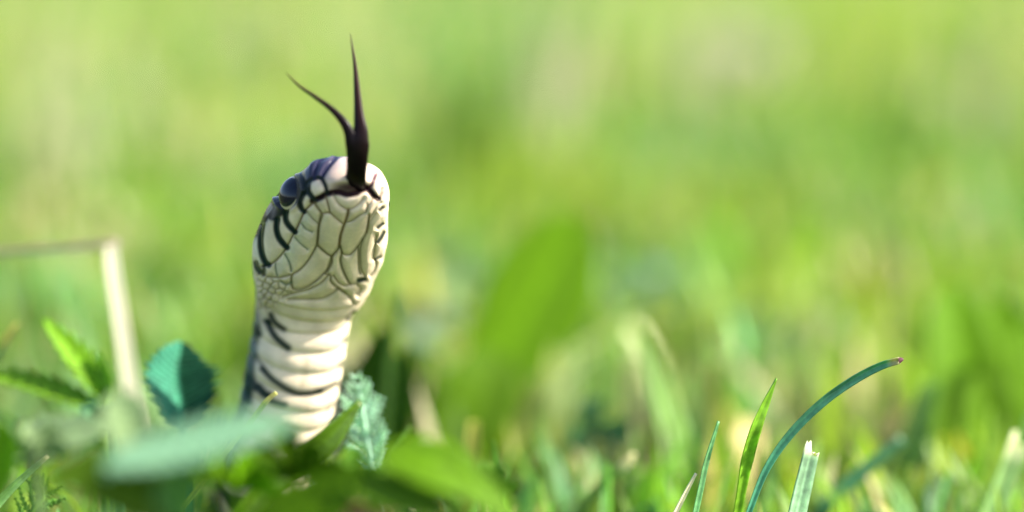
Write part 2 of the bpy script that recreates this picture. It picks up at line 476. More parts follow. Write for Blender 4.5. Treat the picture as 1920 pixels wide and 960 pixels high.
        seams = [  # points, half width px, colour, colour strength, groove depth px
            (cB((770, 555), (725, 520), (690, 480), (650, 440), (590, 452), (520, 495), (420, 505), (320, 482), (200, 500), (130, 540), (40, 580)), 5.6, plum, 1.0, 6.5),
            (cA((720, 585), (650, 650), (600, 710), (560, 800), (505, 925)), 3.0, tan, .75, 4.0),
            (cC((505, 205), (470, 262), (405, 385), (350, 462), (270, 545), (200, 585), (130, 600)), 2.6, olive, .7, 4.0),
            (cB((780, 560), (815, 500), (825, 440)), 2.5, plum, .6, 2.5),
            (cA((800, 325), (845, 420), (855, 490)), 3.4, ink, .95, 3.5),
            (cA((800, 325), (830, 260), (880, 185), (960, 95)) , 3.6, navy, .9, 3.0),
            (cB((300, 95), (350, 68), (430, 50)), 3.0, navy, .7, 2.5),
            (cA((640, 385), (680, 345), (740, 325), (800, 325)), 3.2, ink, .95, 3.0),
            (cA((640, 385), (645, 470), (680, 525), (720, 575)), 4.4, ink, 1, 3.5),
            (cA((620, 480), (575, 540), (556, 610), (575, 670), (605, 700)), 4.6, ink, 1, 3.5),
            (cA((395, 700), (395, 790), (430, 860), (500, 930)), 4.8, inkg, 1, 3.5),
            (cC((300, 70), (290, 170), (315, 270), (370, 345), (410, 385)), 5.0, inkg, 1, 3.5),
            (cC((130, 130), (112, 250), (112, 360), (130, 470), (165, 550), (205, 582)), 5.0, inkg, 1, 3.5),
            (cC((55, 560), (75, 610), (110, 660)), 5.0, inkg, .8, 2.5), (cC((150, 590), (150, 690)), 3.5, inkg, .7, 2),
            (cA((720, 330), (735, 220), (790, 120), (880, 75)), 2.6, navy, .8, 2.5),
            (cA((590, 170), (575, 260), (600, 380), (620, 480)), 3.5, ink, .8, 2.5),
            (cB((745, 285), (715, 365), (672, 440)), 2.6, (0.06, 0.02, 0.035), .9, 2.5),
            (cB((745, 285), (700, 210), (650, 150)), 2.0, (0.25, 0.14, 0.18), .5, 2.0),
            # chin
            (cB((270, 505), (315, 595), (375, 652), (435, 678), (500, 655), (560, 610), (605, 555)), 2.0, tan, .55, 2.4),
            (cB((185, 535), (215, 630), (232, 715)), 2.2, tan, .75, 3.0),
            (cB((65, 605), (120, 690), (150, 720), (232, 715), (300, 775), (375, 835)), 2.2, tan, .8, 3.0),
            (cB((438, 680), (430, 740), (402, 820), (372, 900)) + cD((350, 260), (335, 370)), 3.6, (0.20, 0.12, 0.06), .85, 5.0),
            (cD((345, 370), (300, 430), (262, 475), (230, 560), (200, 650)), 4.0, olive, .7, 4.5),
            (cD((345, 370), (365, 440), (350, 520), (370, 620), (425, 745), (460, 800)), 3.4, olive, .75, 4.5),
            (cB((402, 825), (480, 800), (560, 745), (620, 715), (640, 690), (655, 620)), 2.2, olive, .7, 3.0),
            (cD((150, 20), (112, 140), (100, 250), (98, 350), (165, 425), (235, 475), (270, 465)), 2.6, olive, .75, 3.6),
            (cD((365, 440), (400, 465), (465, 455), (540, 375), (590, 300), (640, 210), (660, 100), (672, 20)), 2.8, olive, .7, 3.6),
            (cD((545, 375), (552, 480), (556, 620), (570, 680)), 2.8, olive, .65, 3.6),
            (cD((600, 290), (572, 390), (572, 520), (585, 640), (620, 700)), 2.6, olive, .6, 3.2),
            (cD((460, 800), (520, 790), (570, 750)), 2.6, olive, .6, 3.0),
            (cB((672, 740), (665, 840), (645, 930)), 2.2, tan, .6, 2.6),
            (cB((655, 640), (720, 560), (770, 560)), 1.6, tan, .35, 1.6), (cB((690, 760), (750, 650), (800, 600)), 1.6, tan, .3, 1.6),
            (cD((680, 90), (740, 0)), 1.6, tan, .3, 1.5),
            (cD((750, 250), (740, 340), (725, 430), (722, 500), (750, 560), (725, 650), (685, 700)), 2.4, olive, .55, 3.0),
            # lower lip plates, left
            (cA((720, 600), (755, 660), (800, 712)), 2.0, olive, .65, 2.6),
            (cA((635, 700), (690, 770), (755, 835)), 2.0, olive, .65, 2.6),
            (cA((575, 835), (620, 895), (690, 930)), 2.2, (0.16, 0.19, 0.14), .7, 2.8),
            (cC((500, 270), (560, 340), (640, 405)), 2.2, (0.16, 0.19, 0.14), .7, 2.8),
            (cC((385, 460), (425, 530), (448, 590), (458, 650)), 2.4, (0.12, 0.17, 0.13), .75, 2.8),
            (cC((280, 565), (285, 640), (300, 700)), 2.4, (0.12, 0.17, 0.15), .65, 2.5),
            (cC((790, 10), (765, 150), (752, 300), (735, 375), (690, 460), (620, 565), (540, 645), (470, 690), (455, 770)), 2.8, olive, .75, 3.8),
            (cC((750, 365), (830, 435), (900, 480)), 2.2, olive, .7, 3.0),
            (cC((905, 480), (912, 560), (850, 650), (700, 785), (560, 855), (480, 845), (455, 770)), 3.0, olive, .75, 3.6),
            (cC((340, 770), (400, 800), (460, 775)), 3.0, (0.12, 0.17, 0.14), .7, 2.5),
            (cC((200, 715), (330, 720), (450, 695)), 2.6, olive, .7, 2.8),
            (cC((880, 690), (780, 790), (640, 860), (480, 900), (360, 940)), 2.6, olive, .65, 3.2),
            (cD((180, 680), (235, 700), (245, 770), (330, 850), (400, 890)), 3.2, olive, .7, 3.4),
            (cD((270, 700), (330, 780), (400, 815), (440, 800)), 2.6, olive, .6, 3.0),
            (cF((560, 0), (640, 60), (700, 110), (740, 180)), 3.0, olive, .6, 3.0),
            (cD((530, 800), (570, 850), (540, 920)), 2.4, olive, .5, 2.5),
            # throat, first plates
            (cF((0, 130), (120, 125), (240, 130), (380, 120), (500, 60), (560, 0)), 3.0, olive, .5, 3.0),
            # dark bars on the belly and flank
            (cE((405, 300), (440, 370), (490, 420), (555, 465)), 4.4, inkg, 1, 2.0),
            (cE((375, 380), (405, 465), (475, 570), (600, 675)), 5.6, inkg, 1, 2.0),
            (cE((340, 370), (380, 390)), 4.0, inkg, .7, 1),
            (cG((310, 190), (400, 285), (510, 370), (620, 435), (730, 470), (850, 470), (960, 440)) , 5.0, inkg, .95, 2.0),
            (cH((170, 352), (260, 315), (345, 280)), 3.4, inkg, .85, 2.0),
            (cG((265, 395), (340, 475), (380, 490)), 7.5, inkg, .95, 2.0),
            (cG((400, 550), (500, 585), (560, 600)), 5.0, inkg, .8, 1.5),
            (cG((150, 290), (205, 350), (230, 400)), 7.0, inkg, .85, 1.5),
            (cG((150, 400), (155, 560)), 6.0, inkg, .75, 1.0),
            (cE((245, 460), (270, 520)), 6.0, inkg, .8, 1.0),
            (cE((240, 760), (300, 860), (345, 930)), 3.4, inkg, .6, 1.0),
            (cF((675, 355), (745, 275)), 3.6, inkg, .9, 1.5), (cF((640, 595), (700, 535)), 3.6, inkg, .9, 1.5), (cF((575, 885), (625, 825)), 3.2, inkg, .9, 1.5),
            (cH((260, 520), (300, 470)), 3.0, inkg, .7, 1),
            # dark bars at the far lip
            (cB((790, 685), (825, 655)), 2.2, inkg, .9, 1.5), (cB((770, 882), (825, 840)), 2.4, inkg, 1, 1.5), (cD((765, 325), (805, 278), (840, 215)), 2.8, inkg, 1, 1.8),
            (cD((740, 520), (805, 488)), 2.4, inkg, .8, 1.5), (cD((555, 755), (625, 738)), 3.6, inkg, 1, 1.5),
        ]
        dall = np.full(len(P), 1e9)
        groove = np.zeros(len(P))
        for pl, hwid, cc, st, dep in seams:
            d = dist(pl)
            dall = np.minimum(dall, d)
            groove = np.maximum(groove, 0.6 * dep * np.exp(-(d / (hwid * 0.85)) ** 2))
            paint(min(1, st * 1.2) / (1 + np.exp(np.clip((d - hwid * (1.12 if sum(cc) < 0.16 else 0.66)) / (1.5 if pl[0][1] > 585 else 0.75), -30, 30))), cc)
        # faint belly midline mark and ageing stains
        paint(0.30 * np.exp(-(dist(cF((205, 820), (200, 960)) + cG((780, 300), (760, 380))) / 6) ** 2), (0.25, 0.18, 0.08))
        # little irregular scales behind the jaw corner
        r2 = np.random.default_rng(5)
        region = inside(cC((70, 690), (280, 725), (450, 800), (470, 880)) + cE((480, 130), (380, 260), (270, 250), (190, 130)), 10)
        pts2 = np.stack([r2.uniform(470, 560, 400), r2.uniform(505, 600, 400)], -1)
        keep = []
        for p_ in pts2:
            if all(np.hypot(*(p_ - k_)) > 9.5 for k_ in keep): keep.append(p_)
        keep = np.array(keep)
        rid = np.where(region > 0.02)[0]
        dd = np.sort(np.linalg.norm(P[rid][:, None] - keep[None], axis=-1), 1)
        edge = np.full(len(P), 99.0); edge[rid] = dd[:, 1] - dd[:, 0]
        paint(region * 0.7 * np.exp(-(edge / 2.6) ** 2), (0.16, 0.13, 0.08))
        groove = np.maximum(groove, region * 2.6 * np.exp(-(edge / 3.0) ** 2))
        headm = 1 / (1 + np.exp(np.clip((P[:, 1] - 572) / 6, -30, 30)))
        pillow = 5.2 * (1 - np.exp(-np.clip(dall, 0, 60) / 9.0)) * headm
        dsp = dsp + (pillow - groove) * PXM * np.clip(facing.ravel()[ii] / 0.4, 0, 1)
        # the upper lip overhangs the lower a little; brow above the eye
        lip = inside(cB((0, 560), (40, 570), (130, 530), (200, 490), (320, 470), (420, 495), (520, 485), (590, 440), (650, 430), (700, 480), (770, 545), (830, 480), (830, 200), (400, -60), (0, -40)), 6)
        dsp += lip * 3.2 * PXM * fac
        eye_d = np.sqrt(((P[:, 0] - 538) / 25) ** 2 + ((P[:, 1] - 358) / 33) ** 2)
        dsp += (3.5 * np.exp(-((eye_d - 1.12) / 0.18) ** 2) - 9.0 * np.exp(-(eye_d / 0.75) ** 4)) * PXM
        paint(np.exp(-(eye_d / 1.05) ** 8), (0.02, 0.02, 0.025))
        mo = ((P[:, 0] - 660) / 38) ** 2 + ((P[:, 1] - 352) / 11) ** 2
        paint(np.exp(-mo ** 2) * 0.97, (0.035, 0.014, 0.018))
        dsp -= 9 * PXM * np.exp(-mo ** 2)
        return c, dsp
    P0_ = np.stack([PX.ravel()[ii], PY.ravel()[ii]], -1)
    c, dsp = sculpt(P0_)
    # lay the pattern again on the raised surface, so that relief does not shift it
    qx, qy, _ = project(V.reshape(-1, 3)[ii] + Nn.reshape(-1, 3)[ii] * dsp[:, None])
    c, dsp = sculpt(np.stack([qx, qy], -1))
    colf = col.reshape(-1, 3); colf[ii] = c
    dflat = disp.ravel(); dflat[ii] = dsp
    # grime and tonal variation of the skin itself
    colf *= (1 + 0.06 * lownoise(PX.ravel() * 0.05, PY.ravel() * 0.05, 1.0, 5))[:, None]
    V2 = V + Nn * dflat.reshape(PX.shape)[..., None]
    Vf = V2.reshape(-1, 3)
    nS = len(s)
    F = grid_faces(nS, SN_T, wrap=True)
    tipc = V2[-1].mean(0); endc = V2[0].mean(0)
    Vf = np.vstack([Vf, tipc, endc]); colf = np.vstack([colf, colf[-1], colf[0]])
    j = np.arange(SN_T); j2 = (j + 1) % SN_T
    Ft = np.stack([(nS - 1) * SN_T + j, (nS - 1) * SN_T + j2, np.full(SN_T, nS * SN_T)], -1)
    Fe = np.stack([j2, j, np.full(SN_T, nS * SN_T + 1)], -1)
    # orientation: make faces look outward
    f0 = F[len(F) // 2]; fn = np.cross(Vf[f0[1]] - Vf[f0[0]], Vf[f0[2]] - Vf[f0[0]])
    if fn @ Nn.reshape(-1, 3)[f0[0]] < 0:
        F, Ft, Fe = F[:, ::-1], Ft[:, ::-1], Fe[:, ::-1]
    root = empty("grass_snake", (pts[ntrail][0], pts[ntrail][1], 0), "cream bellied grass snake rearing up with its forked tongue out", "snake")
    me = mesh_np("body", Vf - np.array(root.location), [F, Ft, Fe], colf)
    body = link("body", me, snake_mat(), root)
    # ---------------- where the eye and the mouth are
    def surf(px, py):
        d = (PX - px) ** 2 + (PY - py) ** 2 + np.where((facing > 0) & vis, 0, 1e9)
        k = np.unravel_index(np.argmin(d), d.shape)
        return k
    return root, V, Nn, surf, l2, s, phi, d2, T

def smooth_ring(a):
    ker = np.array([1, 2, 3, 2, 1.]); ker /= ker.sum()
    p = np.pad(a, [(2, 2), (0, 0)], mode='edge')
    return sum(ker[k] * p[k:k + a.shape[0]] for k in range(5))

def s_of_py(PY, s, iv, mid, py):
    o = np.argsort(PY[iv, mid]); return np.interp(py, PY[iv, mid][o], s[iv][o])

def snake_mat():
    m, nt, p, out = new_mat("snake_skin")
    N, L = nt.nodes.new, nt.links.new
    at = N("ShaderNodeAttribute"); at.attribute_name = "Col"
    tc = N("ShaderNodeTexCoord")
    nz = N("ShaderNodeTexNoise"); nz.inputs["Scale"].default_value = 1500; nz.inputs["Detail"].default_value = 4
    L(tc.outputs["Object"], nz.inputs["Vector"])
    mr = N("ShaderNodeMapRange"); mr.inputs["To Min"].default_value = 0.86; mr.inputs["To Max"].default_value = 1.12
    L(nz.outputs["Fac"], mr.inputs["Value"])
    mx = N("ShaderNodeMix"); mx.data_type = 'RGBA'; mx.blend_type = 'MULTIPLY'; mx.inputs["Factor"].default_value = 1
    L(at.outputs["Color"], mx.inputs["A"]); L(mr.outputs["Result"], mx.inputs["B"])
    L(mx.outputs["Result"], p.inputs["Base Color"])
    bw = N("ShaderNodeRGBToBW"); L(at.outputs["Color"], bw.inputs[0]); rm = N("ShaderNodeMapRange"); rm.inputs["From Max"].default_value = 0.3; rm.inputs["To Min"].default_value = 0.17; rm.inputs["To Max"].default_value = 0.40
    L(bw.outputs[0], rm.inputs["Value"]); L(rm.outputs["Result"], p.inputs["Roughness"])
    p.inputs["Specular IOR Level"].default_value = 0.09
    p.inputs["Subsurface Weight"].default_value = 0.12
    p.inputs["Subsurface Radius"].default_value = (1.0, 0.6, 0.4)
    p.inputs["Subsurface Scale"].default_value = 0.0006
    bp = N("ShaderNodeBump"); bp.inputs["Strength"].default_value = 0.12; bp.inputs["Distance"].default_value = 0.0002
    L(nz.outputs["Fac"], bp.inputs["Height"]); L(bp.outputs["Normal"], p.inputs["Normal"])
    return m

ROLL_SIGN = 1.0
snake, SV, SN, surf, S_lat, S_s, S_phi, S_dor, S_tan = build_snake()

def uv_sphere(nu, nv):
    th = np.linspace(0, np.pi, nu); ph = np.linspace(0, 2 * np.pi, nv, endpoint=False)
    T_, P_ = np.meshgrid(th, ph, indexing='ij')
    return np.stack([np.sin(T_) * np.cos(P_), np.sin(T_) * np.sin(P_), np.cos(T_)], -1).reshape(-1, 3), grid_faces(nu, nv, True)

def eye_mat():
    m, nt, p, out = new_mat("eye")
    N, L = nt.nodes.new, nt.links.new
    at = N("ShaderNodeAttribute"); at.attribute_name = "Col"
    L(at.outputs["Color"], p.inputs["Base Color"])
    p.inputs["Roughness"].default_value = 0.08; p.inputs["IOR"].default_value = 1.45
    p.inputs["Specular IOR Level"].default_value = 0.34; p.inputs["Coat Weight"].default_value = 0.0; p.inputs["Coat Roughness"].default_value = 0.03
    return m
M_EYE = eye_mat()

def make_eye(center, axis, r):
    v, f = uv_sphere(40, 64)
    ang = np.degrees(np.arccos(np.clip(v[:, 2], -1, 1)))
    c = np.zeros((len(v), 3)); c[:] = (0.015, 0.018, 0.03)
    c[ang < 48] = (0.004, 0.007, 0.018)
    ring = (ang >= 48) & (ang < 57); c[ring] = (0.50, 0.42, 0.30)
    c[(ang >= 57) & (ang < 72)] = (0.03, 0.024, 0.022)
    sc = v * np.array([1, 1, 0.85]) * r
    z = norm(axis); x = norm(np.cross(UP, z)); y = np.cross(z, x)
    Wv = center + sc[:, :1] * x + sc[:, 1:2] * y + sc[:, 2:] * z
    o = link("eye", mesh_np("eye", Wv - np.array(snake.location), f, c), M_EYE, snake)
    return o

k = surf(541, 360)
en = norm(SN[k]); ec = SV[k] - en * 18 * PXM
make_eye(ec, norm(en + 0.35 * (CAM - SV[k]) / np.linalg.norm(CAM - SV[k])), 36 * PXM)
# the other eye, on the far side of the head
kk = (k[0], int(np.argmin(np.abs(S_phi - min(abs(S_phi[k[1]]) + 0.45, 2.6) * -np.sign(S_phi[k[1]])))))
print('eye phi', S_phi[k[1]])
make_eye(SV[kk] - SN[kk] * 20 * PXM, SN[kk], 30 * PXM)

def tongue():
    k = surf(664, 352)
    Dm = (SV[k] - CAM) @ FW - D0
    def path(rows, n=60):
        rows = np.array(rows, float)
        r = catmull(rows, n)
        P = np.array([W(a, b, Dm + t * PXM) for a, b, t, *_ in r])
        return P, np.clip(r[:, 3], 0.4, None) * PXM, np.clip(r[:, 4], 0.4, None) * PXM
    Vs, Fs, Cs, base = [], [], [], 0
    forks = [
        [(660, 372, 70, 22, 7), (664, 352, 20, 21, 8), (668, 325, -24, 18, 8), (670, 295, -42, 19, 8), (671, 268, -48, 20.5, 7.5), (676, 246, -48, 13.5, 7), (673, 215, -44, 9, 5.5), (670, 175, -36, 6.3, 4), (666, 125, -26, 3.6, 2.6), (661, 90, -20, 1.8, 1.5), (657, 62, -14, 0.5, 0.5)],
        [(666, 300, -42, 10, 7), (661, 272, -48, 12.5, 7), (655, 250, -50, 9.5, 6.5), (644, 229, -52, 7.5, 5), (622, 205, -52, 5.2, 4), (590, 181, -50, 3.6, 3), (560, 160, -46, 2.2, 2), (536, 136, -42, 0.5, 0.5)]]
    for rows in forks:
        P, a, b = path(rows)
        T = norm(np.gradient(P, axis=0))
        side = norm(np.cross(T, FW)); dep = np.cross(side, T)
        ph = np.linspace(0, 2 * np.pi, 20, endpoint=False)
        V = P[:, None] + side[:, None] * (a[:, None] * np.cos(ph))[..., None] + dep[:, None] * (b[:, None] * np.sin(ph))[..., None]
        f = grid_faces(len(P), 20, True)[:, ::-1]
        u = np.linspace(0, 1, len(P))
        cc = np.array([0.004, 0.002, 0.003])[None] * (1 - u[:, None] ** 3) + np.array([0.05, 0.018, 0.012]) * u[:, None] ** 3
        Vs.append(V.reshape(-1, 3)); Fs.append(f + base); Cs.append(np.repeat(cc, 20, 0)); base += len(P) * 20
    m, nt, p, out = new_mat("tongue")
    at = nt.nodes.new("ShaderNodeAttribute"); at.attribute_name = "Col"
    nt.links.new(at.outputs["Color"], p.inputs["Base Color"])
    p.inputs["Roughness"].default_value = 0.3; p.inputs["Specular IOR Level"].default_value = 0.10
    o = link("tongue", mesh_np("tongue", np.vstack(Vs) - np.array(snake.location), np.vstack(Fs), np.vstack(Cs)), m, snake)
    o["label"] = "glossy black forked tongue flicked upward"
tongue()


# ------------------------------------------------------------------ plants with a shape of their own
def lerp_list(vals, n):
    return np.interp(np.linspace(0, 1, n), np.linspace(0, 1, len(vals)), vals)

def frame_along(P, face_deg):
    """side and normal vectors along a path; face 0 = flat side to the viewer, 90 = edge on"""
    T = norm(np.gradient(P, axis=0))
    back = norm(CAM - P.mean(0))
    side = norm(np.cross(T, back)); nrm = np.cross(side, T)
    a = math.radians(face_deg)
    return T, side * math.cos(a) + nrm * math.sin(a), nrm * math.cos(a) - side * math.sin(a)

def to_ground(pts):
    """continue a path of world points down into the soil from its first point"""
    p0, p1 = pts[0], pts[1]
    d = p0 - p1
    if p0[2] <= 0.002: return pts
    d = norm(d); d[2] = min(d[2], -0.75)
    L = (p0[2] + 0.0015) / -d[2]
    return np.vstack([p0 + d * L, p0 + d * L * 0.5, pts])

def blade_mesh(P, hw, root, col, thick=0.00035, fold=0.35, face=10, stripes=0.12, ragged=False, seg=46, tipcol=None, tiplen=0.0):
    P = catmull(P, seg); w = lerp_list(hw, seg) if len(hw) != seg else hw
    T, S, N = frame_along(P, face)
    na = 9
    u = np.linspace(-1, 1, na)
    prof = fold * (np.abs(u) - 0.5)
    top = P[:, None] + S[:, None] * (w[:, None] * u)[..., None] + N[:, None] * (w[:, None] * prof)[..., None]
    if ragged:
        top[-1] += T[-1] * (np.array([.2, .9, .5, 1, .2, -.6, -.3, -.8, -.2])[:, None] * w[-1] * 0.9)
    edge = np.sqrt(np.clip(1 - u ** 2, 0.03, 1))
    bot = top - N[:, None] * (thick * edge)[None, :, None]
    V = np.concatenate([top, bot[:, ::-1]], 1)
    nv = 2 * na
    F = grid_faces(seg, nv, True)
    cap = np.array([[(seg - 1) * nv + k, (seg - 1) * nv + k + 1, (seg - 1) * nv + nv - 2 - k, (seg - 1) * nv + nv - 1 - k] for k in range(na - 1)])
    uu = np.concatenate([u, u[::-1]])
    st = 1 + stripes * np.cos(uu * 9.0)
    c = np.asarray(col, float)[None, None] * st[None, :, None] * np.ones((seg, 1, 1))
    c = c * (1 + 0.12 * np.sin(np.linspace(0, 9, seg) + rng.uniform(0, 6)))[:, None, None]
    if tipcol is not None:
        t = np.clip((np.linspace(0, 1, seg) - (1 - tiplen)) / (tiplen * 0.5), 0, 1)[:, None, None]
        c = c * (1 - t) + np.asarray(tipcol) * t
    return mesh_np("blade", V.reshape(-1, 3) - root, [F, cap], c.reshape(-1, 3)), P

def grass_blade(name, rows, hw, label, cat="grass blade", col=G_MID, mat=None, dark_tip=None, **kw):
    P = np.array([W(*r) for r in rows])
    n0 = len(P); P = to_ground(P)
    hw = [hw[0]] * (len(P) - n0) + list(hw)
    scale = np.array([(p - CAM) @ FW for p in P]) / FPX
    hwm = np.interp(np.linspace(0, len(P) - 1, 46), np.arange(len(P)), np.array(hw) * scale)
    root = P[0].copy()
    me, Pc = blade_mesh(P, hwm, root, col, **kw)
    o = link(name, me, mat or M_GRASS, None, label, cat)
    o.location = Vector(root)
    if dark_tip is not None:
        T = norm(Pc[-1] - Pc[-2]); n = 10
        tp = np.array([Pc[-1] - T * 0.0002 + T * 0.0007 * k / (n - 1) for k in range(n)])
        t_, F_, C_ = tp, None, None
        ph = np.linspace(0, 2 * np.pi, 10, endpoint=False)
        _, S, N = frame_along(tp, 10)
        r = hwm[-1] * np.sqrt(np.linspace(1.0, 0.05, n)) * 0.95
        V = tp[:, None] + (S[:, None] * np.cos(ph)[None, :, None] + 0.6 * N[:, None] * np.sin(ph)[None, :, None]) * r[:, None, None]
        c = np.repeat(np.asarray(dark_tip)[None], n * 10, 0)
        q = link("tip", mesh_np("tip", V.reshape(-1, 3) - root, grid_faces(n, 10, True), c), M_STRAW, o)
        q["label"] = "withered brown tip"
    return o

def leaf_mesh(P, hw, root, col, teeth=0, depth=0.25, fold=0.3, face=15, veins=8, wave=0.0, rib=(1.25, 1.2, 1.1), n=72, na=17, shade_col=None, cup=0.0):
    P = catmull(P, n)
    t = np.linspace(0, 1, n)
    T, S, N = frame_along(P, face)
    u = np.linspace(-1, 1, na)
    w = hw
    saw = 1.0
    if teeth:
        ph = (t * teeth) % 1
        saw = 1 - depth * (1 - ph) ** 0.8
    lim = 1 - (1 - saw) * 1.0
    U = u[None] * np.ones((n, 1))
    outer = np.clip((np.abs(U) - 0.55) / 0.45, 0, 1)
    Uw = U * (1 - outer * (1 - (lim[:, None] if teeth else 1.0)))
    h = fold * np.abs(Uw) - cup * Uw ** 2
    vein = np.cos((t[:, None] * veins - np.abs(U) * 1.1) * 2 * np.pi) if veins else 0 * U
    h = h + 0.022 * vein * (np.abs(U) < 0.97) + wave * np.sin(t[:, None] * 11 + U * 2)
    fwd = (np.abs(U) * 0.25 * w[:, None])                        # side veins sweep forward
    V = P[:, None] + S[:, None] * (w[:, None] * Uw)[..., None] + N[:, None] * (w[:, None] * h)[..., None] + T[:, None] * (fwd * np.sin(np.pi * t)[:, None])[..., None]
    thick = 0.00025
    Vb = V - N[:, None] * thick
    base = np.asarray(col, float)
    c = base[None, None] * (1 + 0.16 * vein)[..., None] * np.ones((1, 1, 3))
    r = np.exp(-(U / 0.07) ** 2)[..., None]
    c = c * (1 - r) + base * np.asarray(rib) * 1.25 * r
    if shade_col is not None:
        c = np.where((U > 0.02)[..., None], np.asarray(shade_col) * (1 + 0.16 * vein)[..., None], c)
    V2 = np.concatenate([V, Vb[:, ::-1]], 1); c2 = np.concatenate([c, c[:, ::-1]], 1)
    return mesh_np("leaf", V2.reshape(-1, 3) - root, grid_faces(n, 2 * na, True), np.clip(c2, 0.002, 0.8).reshape(-1, 3))

def stem_mesh(P, r0, r1, root, col):
    P = catmull(P, 24); r = np.linspace(r0, r1, 24)
    T, S, N = frame_along(P, 0)
    ph = np.linspace(0, 2 * np.pi, 10, endpoint=False)
    V = P[:, None] + (S[:, None] * np.cos(ph)[None, :, None] + N[:, None] * np.sin(ph)[None, :, None]) * r[:, None, None]
    return mesh_np("stem", V.reshape(-1, 3) - root, grid_faces(24, 10, True), np.repeat(np.asarray(col)[None], 240, 0))

SHAPES = {
    "oval": lambda t: np.sin(np.pi * np.clip(t, 0, 1) ** 0.85) ** 0.6,
    "spoon": lambda t: (0.22 + 0.78 * np.clip(t / 0.62, 0, 1) ** 1.4) * np.sqrt(np.clip(1 - np.clip((t - 0.62) / 0.38, 0, 1) ** 2, 0.003, 1)),
    "long": lambda t: np.clip(t / 0.12, 0.15, 1) ** 0.5 * np.sqrt(np.clip(1 - np.clip((t - 0.55) / 0.45, 0, 1) ** 2, 0.003, 1)),
    "lance": lambda t: np.clip(t / 0.3, 0.08, 1) ** 0.7 * np.clip((1 - t) / 0.6, 0.01, 1) ** 0.8,
}

def plant(name, label, cat, leaves, base=None, group=None):
    """leaves: dicts with rows [(px,py,dy)...], hw (px), shape, col, mat, ..."""
    firsts = [W(*l["rows"][0]) for l in leaves]
    g = np.mean(firsts, axis=0); g[2] = 0
    if base is not None:
        b = W(*base); g = np.array([b[0], b[1], 0])
    root = empty(name, g, label, cat, group)
    for l in leaves:
        l = dict(l)
        P = np.array([W(*r) for r in l.pop("rows")])
        sc = ((P.mean(0) - CAM) @ FW) / FPX
        hw = l.pop("hw") * sc * SHAPES[l.pop("shape", "oval")](np.linspace(0, 1, 72))
        mat = l.pop("mat", M_LEAF); col = l.pop("col"); nm = l.pop("name", "leaf"); sr = l.pop("stem_r", 0.0006)
        link(nm, leaf_mesh(P, np.maximum(hw, 1e-5), g, col, **l), mat, root)
        if P[0][2] > 0.003:
            mid = (P[0] * 0.5 + g * 0.5) + (P[0] - P[1]) * 0.15; mid[2] = max(mid[2], 0.002)
            link("stem", stem_mesh(np.array([g - np.array([0, 0, 0.001]), mid, P[0] + (P[1] - P[0]) * 0.06]), sr * 1.3, sr, g, np.asarray(col) * 1.1), mat, root)
    return root

YG = np.array([0.14, 0.31, 0.006]); DEEP = np.array([0.075, 0.16, 0.008]); TEAL = np.array([0.040, 0.20, 0.125]); SILV = np.array([0.27, 0.42, 0.31]); OLIVE = np.array([0.10, 0.14, 0.008]); PALE = np.array([0.30, 0.44, 0.20])
STRAW = np.array([0.52, 0.46, 0.30])

# --- sharp blades by the snake's plane
F0 = -0.0165
grass_blade("grass_shoot", [(1402, 965, F0), (1435, 882, F0), (1480, 815, F0), (1540, 755, F0), (1600, 712, F0), (1650, 686, F0), (1687, 675, F0)], [6, 7.5, 9, 9.5, 9.5, 8.5, 7],
            "blue-green grass blade arching over to a withered brown tip", col=(0.075, 0.27, 0.17), face=-30, fold=0.6, tipcol=(0.42, 0.40, 0.24), tiplen=0.09, dark_tip=(0.10, 0.03, 0.045))
grass_blade("grass_shoot", [(1388, 930, F0 + .004), (1400, 862, F0 + .002), (1416, 805, F0), (1436, 755, F0), (1457, 710, F0)], [11, 15, 14, 9, 0.6], "short bright green pointed grass blade beside the arching blue-green one", col=(0.20, 0.40, 0.03), face=-40)
grass_blade("grass_shoot", [(1488, 990, F0), (1505, 915, F0), (1522, 842, F0)], [20, 19, 17], "pale blunt grass blade with a ragged mown end", col=(0.28, 0.46, 0.29), face=-30, fold=0.2, stripes=0.35, ragged=True, tipcol=(0.62, 0.62, 0.50), tiplen=0.05)
grass_blade("grass_shoot", [(1312, 925, F0), (1325, 865, F0), (1348, 790, F0)], [6.5, 6, 2], "thin blue-green grass blade standing next to the dry yellow sheath", col=(0.15, 0.36, 0.15), face=-35)
grass_blade("dry_grass_shoot", [(1255, 985, F0), (1283, 930, F0), (1306, 888, F0)], [6, 5, 2], "thin cream dry blade leaning against a thin green one", col=(0.72, 0.66, 0.42), face=-40, mat=M_STRAW)
grass_blade("grass_shoot", [(-30, 972, F0), (25, 912, F0), (90, 855, F0)], [12, 9.5, 4.5], "straight light green grass blade with pale cut tip by small ferny leaf", col=(0.30, 0.50, 0.22), face=-40, tipcol=(0.6, 0.58, 0.38), tiplen=0.06)
grass_blade("grass_shoot", [(1515, 985, .03), (1600, 900, .032), (1692, 822, .034)], [15, 15, 9], "soft blue-green blade slanting up behind the ragged mown blade", col=(0.06, 0.20, 0.08))
grass_blade("grass_shoot", [(1845, 1000, .022), (1878, 915, .022), (1908, 825, .022)], [28, 25, 20], "broad pale green mown blade with square white end", col=(0.30, 0.48, 0.18), face=-35, stripes=0.4, ragged=True, tipcol=(0.6, 0.62, 0.4), tiplen=0.12)
grass_blade("grass_shoot", [(1655, 980, .06), (1705, 850, .06), (1748, 715, .062)], [34, 32, 16], "broad blurred yellow-green blade behind the slanting blue-green one", col=(0.17, 0.30, 0.05))
grass_blade("grass_shoot", [(1075, 975, .02), (1120, 920, .02), (1187, 858, .02)], [9, 10, 10], "stubby green stalk with a pale mown end below the yellow-green spear", col=(0.14, 0.26, 0.04), ragged=True, tipcol=(0.62, 0.58, 0.32), tiplen=0.10)
